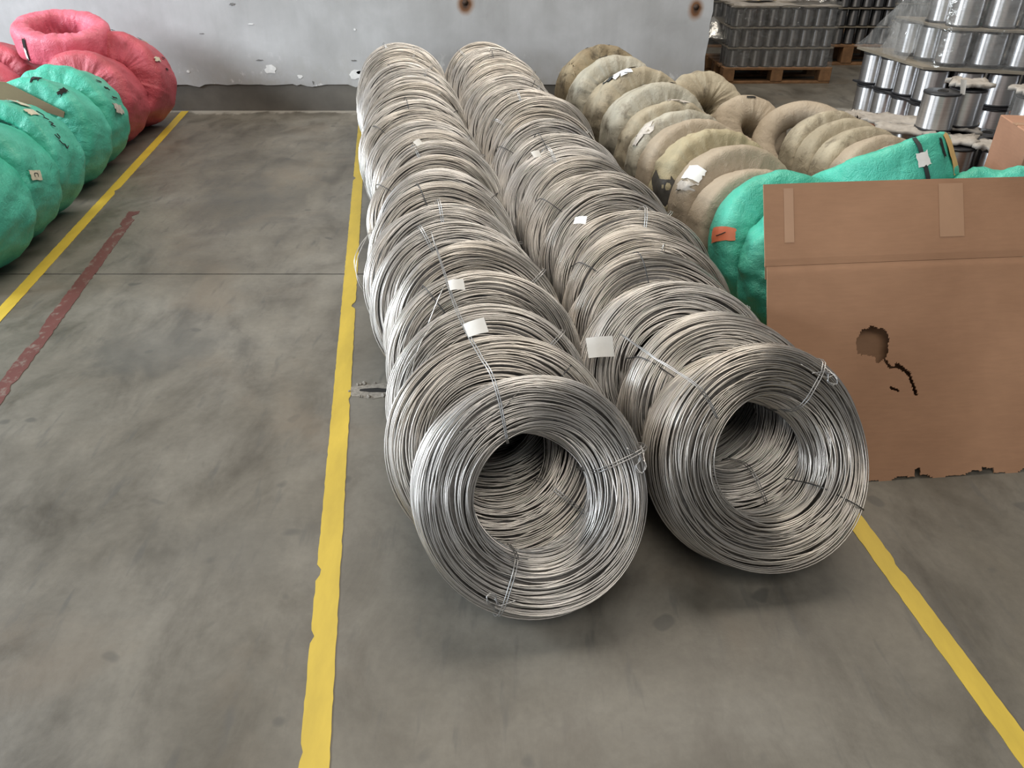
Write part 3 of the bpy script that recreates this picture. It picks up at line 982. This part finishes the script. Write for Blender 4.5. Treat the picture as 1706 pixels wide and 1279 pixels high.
for k, (Y, X) in enumerate(((4.33, 1.74), (4.16, 1.765), (3.99, 1.79), (3.82, 1.815), (3.65, 1.84))):
    lb = ['ridged beige wrapped coil, rearmost of the tight five in front of the spools', 'ridged beige wrapped coil, second from the rear of the tight five', 'ridged beige wrapped coil in the middle of the tight five',
          'ridged beige wrapped coil, second from the front of the tight five', 'ridged beige wrapped coil with torn white paper, behind the tipped teal coil'][k]
    c, S = wrapped(X, Y - 0.07, 0.272, 0.165, R_(26), AZB + R_(4), 'burlap' if k < 3 else 'burlap_plain', lb, GB2, 80 + k, strips=16, ridge=0.002, wrink=0.002, n=4.5)
    if k == 4: obj('torn_wrap', patch_mesh('torn_wrap', S, T + 0.1, T + 0.6, 0.84, 1.0, 0.007, M['paper_pink'], 0.2, 77), c)

# tipped teal coil lying across
me, S = wrap_mesh(62, 0.15, 0.288, 0.20, M['teal'], strips=7, ridge=0.005, wrink=0.003, n=5.0)
c = empty('wrapped_coil', (1.585, 3.30, 0.470))
ax = Vector((-0.30, 0.46, 0.84)).normalized()
xr = Vector((1, 0.1, 0)); xr = (xr - ax * xr.dot(ax)).normalized(); zr = xr.cross(ax)
c.rotation_euler = Matrix((xr, ax, zr)).transposed().to_euler()
tag(c, 'teal wrapped coil tipped on its side, with a strap, white tag and orange edge', 'wrapped coil', GT)
obj('wrapping', me, c)
st = obj('strap', patch_mesh('strap', S, R_(86), R_(89.5), -0.16, 0.16, 0.009, M['ink'], 0.0, 2), c)
obj('paper_tag', patch_mesh('paper_tag', S, R_(83), R_(93), -0.03, 0.06, 0.012, M['paper'], 0.08, 3), c)
obj('orange_edge', patch_mesh('orange_edge', S, R_(44), R_(57), -0.13, 0.14, 0.006, M['orange_pale'], 0.05, 4), c)
obj('torn_slit', patch_mesh('torn_slit', S, R_(64), R_(67), -0.02, 0.10, 0.008, M['dark'], 0.2, 6), c)
TIPPED = (c, S)

# crumpled teal coil end at the right, behind the cardboard corner
wrapped(1.94, 2.97, 0.315, 0.20, R_(36), R_(-18), 'teal', 'crumpled dark teal wrapped coil showing above the cardboard corner', GT, 63, strips=7, ridge=0.010, wrink=0.012)

# ------------------------------------------------------------------ leaning cardboard
cb = empty('cardboard_sheet', (0.765, 1.80, 0))
tag(cb, 'large flattened brown cardboard box leaning upright, torn hole in its face', 'cardboard')
AC = Vector((0.995, 0.095, 0)); UPV = Vector((0.0, 0.49, 0.77)).normalized()
NV = AC.cross(UPV).normalized()             # faces away from the wall, toward the viewer
if NV.y > 0: NV = -NV
LEN, WID, FOLD = 0.915, 0.875, 0.665


def sheet(name, u0, u1, v0, v1, nu, nv, mat, drop, bend, thick=0.004, back=0.0, seed=0):
    V, F = [], []
    rnd = random.Random(seed)
    idx = {}
    def P(u, v):
        w = bend(u, v) - back
        return AC * u + UPV * v + NV * w
    keep = []
    for j in range(nv):
        for i in range(nu):
            u = u0 + (u1 - u0) * (i + .5) / nu; v = v0 + (v1 - v0) * (j + .5) / nv
            if not drop(u, v): keep.append((i, j))
    ks = set(keep)
    def vid(i, j, s):
        k = (i, j, s)
        if k not in idx:
            u = u0 + (u1 - u0) * i / nu; v = v0 + (v1 - v0) * j / nv
            inner = all((a, b) in ks for a in (i - 1, i) for b in (j - 1, j))
            if not inner and 0 < i < nu and 0 < j < nv:
                r2 = random.Random(i * 7919 + j); u += r2.uniform(-.4, .4) * (u1 - u0) / nu; v += r2.uniform(-.4, .4) * (v1 - v0) / nv
            idx[k] = len(V); V.append(P(u, v) - NV * (thick if s else 0))
        return idx[k]
    for (i, j) in keep:
        a = [(i, j), (i + 1, j), (i + 1, j + 1), (i, j + 1)]
        F.append(tuple(vid(*q, 0) for q in a)); F.append(tuple(vid(*q, 1) for q in a)[::-1])
        for (q, r, nb) in ((a[0], a[1], (i, j - 1)), (a[1], a[2], (i + 1, j)), (a[2], a[3], (i, j + 1)), (a[3], a[0], (i - 1, j))):
            if nb not in ks: F.append((vid(*q, 0), vid(*q, 1), vid(*r, 1), vid(*r, 0)))
    return obj(name, mesh_py(name, V, F, mat), cb)


def coil_clear(u, v):                        # corner tucked behind the wire coils is folded away
    return u < 0.19 - 0.4 * max(0, v - 0.12) and v < 0.36


def hole(u, v):
    # torn opening plus the crack running down-right
    u, v = u + 0.022, v + 0.026
    du, dv = (u - 0.352) / 0.052, (v - 0.440) / 0.056
    if abs(du) ** 2.6 + abs(dv) ** 2.4 + 0.10 * math.sin(9 * du + 5 * dv) < 1.0 and not (du < 0.2 and dv < -0.62 - 0.2 * du): return True
    for (a, b, w) in (((0.388, 0.40), (0.404, 0.372), 0.0045), ((0.404, 0.372), (0.425, 0.370), 0.004), ((0.428, 0.377), (0.468, 0.348), 0.0065), ((0.468, 0.348), (0.490, 0.285), 0.0058), ((0.41, 0.308), (0.435, 0.298), 0.004)):
        ax_, ay = b[0] - a[0], b[1] - a[1]
        t = max(0, min(1, ((u - a[0]) * ax_ + (v - a[1]) * ay) / (ax_ * ax_ + ay * ay)))
        if math.hypot(u - a[0] - ax_ * t, v - a[1] - ay * t) < w: return True
    return False


def ragged_bottom(u, v):
    e = 0.006 + 0.006 * math.sin(u * 31) + 0.004 * math.sin(u * 77 + 1)
    if abs(u - 0.475) < 0.010: e += 0.022
    if abs(u - 0.70) < 0.02: e += 0.016
    return v < e and u > 0.2


def bendf(u, v):
    w = 0.010 * math.sin(3.0 * u + 0.5) * (v / LEN)
    w -= 0.0025 * math.exp(-((v - FOLD) / 0.014) ** 2)
    return w


def bendflap(u, v):
    return bendf(u, v) - 0.05 * (v - FOLD)


sheet('front_panel', 0, WID, 0.0, FOLD, 230, 176, M['card'], lambda u, v: coil_clear(u, v) or hole(u, v) or ragged_bottom(u, v), bendf)
flap = sheet('top_flap', -0.006, WID - 0.004, FOLD + 0.001, LEN, 40, 12, M['card'], lambda u, v: False, bendflap, 0.004, 0.0)
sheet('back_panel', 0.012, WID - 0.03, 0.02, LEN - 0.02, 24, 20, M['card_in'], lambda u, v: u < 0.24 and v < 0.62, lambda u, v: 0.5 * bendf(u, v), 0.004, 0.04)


def residue(u0, u1, v0, v1):
    V, F = [], []
    for j in range(3):
        for i in range(3):
            u, v = u0 + (u1 - u0) * i / 2, v0 + (v1 - v0) * j / 2
            w = (bendflap(u, v) if v > FOLD else bendf(u, v)) + 0.0012
            V.append(AC * u + UPV * v + NV * w)
    for j in range(2):
        for i in range(2):
            a = j * 3 + i; F.append((a, a + 1, a + 4, a + 3))
    obj('tape_residue', mesh_py('tape_residue', V, F, M['residue']), flap)


residue(0.055, 0.085, 0.735, 0.90)
residue(0.545, 0.625, 0.735, 0.90)

# ------------------------------------------------------------------ spools
spool_parts = {}


def spool_proto(key, r, h):
    fl = lathe_mesh('flange', [(0.0, 0.0), (r, 0.0), (r, 0.010), (r * 0.95, 0.012), (0.0, 0.012)], M['black'], 24)
    wd = lathe_mesh('wound_wire', [(r * 0.965, 0.011), (r * 0.965, h - 0.011)], M['spool'], 28)
    if key == 'small': wd.materials[0] = M['spool_shaded']  # small spools use steel darkened for the shade over the far pallets
    hub = lathe_mesh('hub', [(r * 0.17, h), (r * 0.17, h + 0.004), (r * 0.28, h + 0.004), (r * 0.30, h)], M['dark'], 16)
    spool_parts[key] = (fl, wd, hub, h)


spool_proto('big', 0.098, 0.200)
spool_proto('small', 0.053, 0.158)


def spool(key, loc, label, group, rz=0.0):
    fl, wd, hub, h = spool_parts[key]
    c = empty('wire_spool', loc, (0, 0, rz)); tag(c, label, 'spool', group)
    obj('flange', fl, c)
    o = obj('flange', fl, c); o.location = (0, 0, h - 0.012)
    obj('wound_wire', wd, c); obj('hub', hub, c)
    return c


def pallet(loc, rz, L, D, label, mat='wood', H=0.144):
    c = empty('wooden_pallet', loc, (0, 0, rz)); tag(c, label, 'pallet')
    bl = box_mesh('block', 0.11, 0.12, H - 0.044, M[mat], 0.003)
    for i in range(3):
        for j in range(3):
            o = obj('block', bl, c); o.location = ((i - 1) * (L / 2 - 0.055), (j - 1) * (D / 2 - 0.06), 0.022)
    bb_ = box_mesh('bottom_board', L, 0.11, 0.022, M[mat], 0.002)
    for j in range(3): o = obj('bottom_board', bb_, c); o.location = (0, (j - 1) * (D / 2 - 0.06), 0)
    db = box_mesh('deck_board', L, 0.11, 0.022, M[mat], 0.002)
    n = int(D / 0.145)
    for j in range(n): o = obj('deck_board', db, c); o.location = (0, -D / 2 + 0.055 + j * (D - 0.11) / (n - 1), H - 0.022)
    return c


def crumple_loop(name, loop, z0, z1, mat, nz=6, amp=0.012, seed=0, pinch=0.0):
    """closed film wall around a loop of (x,y) points, wrinkled"""
    rnd = random.Random(seed)
    n = len(loop); V, F = [], []
    k = [rnd.uniform(0, 6) for _ in range(6)]
    cx = sum(p[0] for p in loop) / n; cy = sum(p[1] for p in loop) / n
    for j in range(nz + 1):
        z = z0 + (z1 - z0) * j / nz
        s = 1 - pinch * max(0, j / nz - 0.5) * 2
        for i, (x, y) in enumerate(loop):
            w = amp * (math.sin(i * 1.7 + j * 0.9 + k[0]) + 0.6 * math.sin(i * 3.1 - j * 1.7 + k[1])) * 0.6
            dx, dy = x - cx, y - cy; L = math.hypot(dx, dy)
            V.append((cx + dx * s * (1 + w / L), cy + dy * s * (1 + w / L), z + amp * 0.5 * math.sin(i * 0.8 + k[2])))
    for j in range(nz):
        for i in range(n):
            F.append((j * n + i, j * n + (i + 1) % n, (j + 1) * n + (i + 1) % n, (j + 1) * n + i))
    return mesh_py(name, V, F, mat, True)


def rot2(x, y, a, o): return (o[0] + x * math.cos(a) - y * math.sin(a), o[1] + x * math.sin(a) + y * math.cos(a))


def rect_loop(o, a, L, D, m=8):
    P = []
    for i in range(m): P.append((-L / 2 + L * i / m, -D / 2))
    for i in range(m): P.append((L / 2, -D / 2 + D * i / m))
    for i in range(m): P.append((L / 2 - L * i / m, D / 2))
    for i in range(m): P.append((-L / 2, D / 2 - D * i / m))
    return [rot2(x, y, a, o) for x, y in P]


def sheet_board(loop, z, th, mat, label, name='layer_board'):
    o = obj(name, prism_mesh(name, [(x, y, z) for x, y in loop], (0, 0, th), mat))
    return tag(o, label, 'board')


def spool_pallet(name, o, a, nx, ny, tiers, pitch, group, desc, H=0.144, film=True, mat='wood', inset=None):
    L, D = nx * pitch, max(ny * pitch, 0.75)
    pl = pallet((o[0], o[1], 0), a, L + 0.06, D + 0.04, 'wooden pallet under %s' % desc, mat, H)
    hh = 0.158; z = H
    TN = ['bottom', 'middle', 'third', 'fourth', 'fifth'] if tiers != 2 else ['bottom', 'top']
    if tiers == 3: TN = ['bottom', 'middle', 'top']
    for t in range(tiers):
        for i in range(nx):
            x, y = rot2(-L / 2 + pitch * (i + .5), -D / 2 + pitch / 2, a, o)
            spool('small', (x, y, z), 'small spool, %s from left, %s tier front, %s' % (ORD[i], TN[t], desc), group)
        for j in range(1, 3):
            for sgn, side in ((-1, 'left'), (1, 'right')):
                x, y = rot2(sgn * (L / 2 - pitch / 2), -D / 2 + pitch * (j + .5), a, o)
                spool('small', (x, y, z), 'small spool, %s on the %s flank, %s tier, %s' % (ORD[j], side, TN[t], desc), group)
        z += hh + 0.004
        sheet_board(rect_loop(o, a, L + 0.02, D + 0.01, 1), z, 0.010, M['sheet'], 'grey layer board on the %s tier of %s' % (TN[t], desc))
        z += 0.012
    if film:
        f = obj('stretch_film', crumple_loop('stretch_film', rect_loop(o, a, L + 0.035, D + 0.025), H - 0.01, z + 0.03, M['film'], 10, 0.010, 3))
        tag(f, 'clear wrinkled stretch film around %s' % desc, 'plastic film')
    return L, D, z


# far pallet beyond the wall corner
Lp, Dp, zt = spool_pallet('far', (2.50, 8.16), 0.02, 9, 7, 3, 0.108, 'small spools on the film-wrapped pallet beyond the wall', 'film-wrapped pallet past the wall')


def crumpled_sheet(name, cx, cy, z, L, D, amp, mat, nx=16, ny=12, seed=0, th=0.004, rz=0.0, hump=0.0):
    rnd = random.Random(seed)
    k = [(rnd.uniform(3, 22), rnd.uniform(3, 22), rnd.uniform(0, 6), rnd.uniform(.3, 1)) for _ in range(9)]
    V, F = [], []
    for s in (0, 1):
        for j in range(ny + 1):
            for i in range(nx + 1):
                u, v = i / nx - .5, j / ny - .5
                h = sum(w * math.sin(a * u + b * v + c) for a, b, c, w in k) * amp / 3
                e = 1 + 0.10 * math.sin(i * 1.9 + j * 2.3 + seed)
                hh = hump * max(0.0, 1 - 4 * (u * u + v * v))
                V.append((u * L * e, v * D * e, h + hh + s * th + amp))
    o = (nx + 1) * (ny + 1)
    for j in range(ny):
        for i in range(nx):
            a = j * (nx + 1) + i
            F.append((a, a + nx + 1, a + nx + 2, a + 1)); F.append((o + a, o + a + 1, o + a + nx + 2, o + a + nx + 1))
    for i in range(nx):
        F.append((i, i + 1, o + i + 1, o + i)); b = ny * (nx + 1) + i; F.append((b + 1, b, o + b, o + b + 1))
    for j in range(ny):
        b = j * (nx + 1); F.append((b + nx + 1, b, o + b, o + b + nx + 1)); b += nx; F.append((b, b + nx + 1, o + b + nx + 1, o + b))
    ob = obj(name, mesh_py(name, V, F, mat, True)); ob.location = (cx, cy, z); ob.rotation_euler = (0, 0, rz)
    return ob


tag(crumpled_sheet('padding_sheet', 2.50, 8.16, zt - 0.012, 0.95, 0.74, 0.010, M['foam'], seed=1), 'pale padding sheet on top of the far film-wrapped pallet', 'padding')
tag(crumpled_sheet('padding_sheet', 2.34, 8.12, zt + 0.012, 0.28, 0.16, 0.010, M['burlap_yellow'], 8, 6, seed=2), 'yellowish scrap lying on the far pallet top sheet', 'padding')
tag(crumpled_sheet('gathered_film', 2.80, 8.02, zt + 0.015, 0.36, 0.28, 0.030, M['film_thick'], 16, 12, seed=5, hump=0.12), 'shiny gathered plastic film bunched on top of the far pallet', 'plastic film')

# pallet seen just past the wall edge
spool_pallet('edge', (1.52, 8.42), 0.02, 5, 7, 1, 0.108, 'small spools on low pallet behind the wall edge', 'low pallet behind the wall edge', mat='wood_red')
tag(crumpled_sheet('gathered_film', 1.93, 8.12, 0.335, 0.24, 0.30, 0.03, M['film_thick'], 12, 10, seed=8, hump=0.14), 'dusty plastic film heap on low pallet behind the wall edge', 'plastic film')
# shadowy pallets further back
spool_pallet('back', (3.52, 9.15), 0.0, 7, 7, 3, 0.118, 'small spools on the shadowy pallet behind the film-wrapped one', 'shadowy pallet right of the wrapped one', film=False, H=0.20)
spool_pallet('back2', (2.55, 10.3), 0.0, 10, 7, 4, 0.118, 'small spools on the rearmost dark pallet', 'rearmost dark pallet', film=False)
spool_pallet('back3', (4.55, 10.1), 0.0, 9, 7, 5, 0.118, 'small spools on the rear right dark pallet', 'rear right dark pallet', film=False)

# big spool stack on the right: hexagonal packing
A1 = Vector((math.cos(R_(-18)), math.sin(R_(-18)), 0)) * 0.200
A2 = Vector((math.cos(R_(102)), math.sin(R_(102)), 0)) * 0.200
C0 = Vector((2.715, 5.285, 0))
GS = 'large steel spools of the tall film-wrapped stack'
pallet((3.18, 5.62, 0), R_(-15), 1.25, 1.05, 'wooden pallet under the tall stack of large steel spools', 'wood_red', 0.150)
TIERS = [(0.162, 0, 4, 5, 'bottom'), (0.378, 0, 4, 5, 'second'), (0.606, 1, 3, 5, 'third'), (0.822, 1, 2, 5, 'fourth')]
for (z, ins, nl, nf, tn) in TIERS:
    cc = C0 + (A1 * 0.42 + A2 * 0.10) * ins + (Vector((0.03, 0.02, 0)) if tn == 'fourth' else Vector((0, 0, 0)))
    spool('big', cc + Vector((0, 0, z)), 'large spool at the front corner of the %s tier of the tall stack' % tn, GS)
    for i in range(1, nl):
        spool('big', cc + A2 * i + Vector((0, 0, z)), 'large spool on the left face of the %s tier, %s behind the corner' % (tn, ORD[i - 1]), GS)
    for j in range(1, nf):
        spool('big', cc + A1 * j + Vector((0, 0, z)), 'large spool on the front face of the %s tier, %s right of the corner' % (tn, ORD[j - 1]), GS)
    for i in range(1, nl):
        spool('big', cc + A2 * i + A1 * 1 + Vector((0, 0, z)), 'large spool in the second file of the %s tier, %s behind the front' % (tn, ORD[i - 1]), GS)


def hexloop(ins, nl, nf, grow, m=1):
    cc = C0 + (A1 * 0.42 + A2 * 0.10) * ins
    a1, a2 = A1.normalized(), A2.normalized()
    out1 = (-(a1 + a2)).normalized()
    g = 0.10 + grow
    P = [cc + A2 * (nl - 1) + a2 * g * 0.8 - a1 * g * 0.8, cc + out1 * g * 1.1 - a1 * 0.02, cc + A1 * (nf - 1) + a1 * g - a2 * g * 1.1, cc + A1 * (nf - 1) + A2 * (nl - 1) + a1 * g + a2 * g]
    return [(p.x, p.y) for p in P]


def subdivide(loop, m):
    out = []
    n = len(loop)
    for i in range(n):
        a, b = loop[i], loop[(i + 1) % n]
        for k in range(m): out.append((a[0] + (b[0] - a[0]) * k / m, a[1] + (b[1] - a[1]) * k / m))
    return out


sheet_board(hexloop(0, 4, 5, 0.006), 0.364, 0.012, M['black'], 'dark layer board between the two lowest tiers of the tall stack')
sheet_board(hexloop(0, 4, 5, 0.02), 0.580, 0.014, M['sheet'], 'grey layer board on the second tier of the tall stack')
sheet_board(hexloop(1, 3, 5, 0.01), 0.808, 0.012, M['sheet'], 'grey layer board on the third tier of the tall stack')
f = obj('stretch_film', crumple_loop('stretch_film', subdivide(hexloop(1, 3, 5, 0.03), 12), 0.595, 1.05, M['film'], 8, 0.010, 4))
tag(f, 'clear stretch film around the upper tiers of the tall spool stack', 'plastic film')
# film drawn down slanting to the back left corner
cc = C0
Pa = [cc + A2 * 3.45 - A1 * 0.55, cc + A2 * 2.3 - A1 * 0.62, cc + A2 * 1.0 - A1 * 0.62]
V, F = [], []
for j in range(9):
    t = j / 8
    for i in range(9):
        s = i / 8
        lo_ = cc + A2 * (3.5 - 3.0 * s) - A1 * 0.6 + Vector((0, 0, 0.60))
        hi_ = cc + A2 * (1.75 - 1.2 * s) - A1 * 0.12 + Vector((0, 0, 1.02))
        p = lo_.lerp(hi_, t) + Vector((0.012 * math.sin(5 * s + 9 * t), 0.012 * math.sin(11 * s), -0.03 * math.sin(math.pi * t)))
        V.append(p)
for j in range(8):
    for i in range(8): F.append((j * 9 + i, j * 9 + i + 1, j * 9 + i + 10, j * 9 + i + 9))
tag(obj('slanting_film', mesh_py('slanting_film', V, F, M['film'], True)), 'taut clear film slanting down the back left corner of the tall stack', 'plastic film')
pallet((3.36, 6.78, 0), 0.0, 0.6, 0.5, 'small pallet behind the tall spool stack, under the film bale', 'wood', 0.150)
o2 = obj('film_bale', crumple_loop('film_bale', rect_loop((3.20, 6.74), 0.1, 0.32, 0.34, 5), 0.15, 0.66, M['film_thick'], 8, 0.03, 6, 0.35))
tag(o2, 'crumpled bulging bale of plastic film left of the tall spool stack', 'plastic film')

# low front group with loose spools on grey pads
GF = 'large steel spools of the low group before the tall stack'
pallet((2.66, 4.55, 0), R_(-18), 0.95, 0.75, 'wooden pallet under the low group of spools with grey pads', 'wood_red', 0.150)
F0 = Vector((2.42, 4.25, 0))
nm = 0
for i in range(3):
    for j in range(4):
        p = F0 + A1 * j * 1.02 + A2 * i * 1.02
        spool('big', (p.x, p.y, 0.162), 'large spool under the grey pads, %s file from left, %s from front' % (ORD[j], ORD[i]), GF)
z2 = 0.368
for k, (x, y, L, D, rz) in enumerate(((2.30, 4.72, 0.42, 0.20, -0.3), (2.27, 4.50, 0.36, 0.17, -0.35), (2.40, 4.30, 0.26, 0.16, -0.4), (2.58, 4.16, 0.24, 0.16, -0.2), (2.74, 4.10, 0.22, 0.18, 0.3), (2.10, 4.85, 0.16, 0.12, 0.4), (2.52, 4.58, 0.3, 0.2, -0.3))):
    lb = ['grey crumpled foam pad nearest the foot of the tall stack', 'grey crumpled foam pad left of the loose upright spools', 'grey crumpled foam pad just in front of the loose upright spools', 'grey crumpled foam pad at the front edge of the low spool group',
          'grey crumpled foam pad beside the carton boxes', 'small pale foam scrap at the left end of the low spool group', 'grey foam pad under the loose upright spools'][k]
    tag(crumpled_sheet('foam_pad', x, y, z2 - 0.004, L, D, 0.013, M['foam'], 12, 8, seed=30 + k, th=0.016, rz=rz), lb, 'foam pad')
ls = []
for (x, y, lb) in ((2.375, 4.47, 'loose upright steel spool with a white paper slip standing on grey pads'), (2.565, 4.56, 'loose upright steel spool behind the one with the white slip'), (2.83, 4.36, 'loose steel spool wrapped in clear film beside the cartons')):
    ls.append(spool('big', (x, y, 0.398), lb, 'loose spools standing on the grey pads'))
for k, (x, y, L, D) in enumerate(((2.565, 4.56, 0.20, 0.18), (2.83, 4.36, 0.22, 0.20))):
    tag(crumpled_sheet('foam_pad', x, y, 0.600, L, D, 0.014, M['foam'], 10, 8, seed=60 + k, th=0.018), ['grey foam pad capping the loose spool without a slip', 'grey foam pad capping the film-wrapped loose spool'][k], 'foam pad')
loop = [(2.83 + 0.115 * math.cos(a * math.pi / 10), 4.36 + 0.115 * math.sin(a * math.pi / 10)) for a in range(20)]
tag(obj('stretch_film', crumple_loop('stretch_film', loop, 0.39, 0.62, M['film'], 5, 0.006, 9)), 'clear film around the loose spool beside the cartons', 'plastic film')
o = obj('paper_slip', tag_mesh(4, 0.055, 0.075), None); o.data.materials[0] = M['paper']; o.location = (2.45, 4.42, 0.63); o.rotation_euler = (R_(70), R_(10), R_(25)); tag(o, 'white paper slip sticking up from the loose spool', 'paper')

# cartons at the right edge
for (loc, rz, s, lb) in (((2.52, 3.58, 0.0), R_(-14), (0.55, 0.40, 0.36), 'lower brown carton box at the right edge of the picture'), ((2.56, 3.59, 0.362), R_(-10), (0.52, 0.38, 0.26), 'upper brown carton box stacked at the right edge')):
    c = empty('carton_box', loc, (0, 0, rz)); tag(c, lb, 'box')
    obj('body', box_mesh('body', s[0], s[1], s[2], M['card2'], 0.004), c)
    obj('tape_strip', box_mesh('tape_strip', s[0] + 0.004, 0.05, 0.003, M['residue'], 0, (0, 0, s[2] - 0.001)), c)
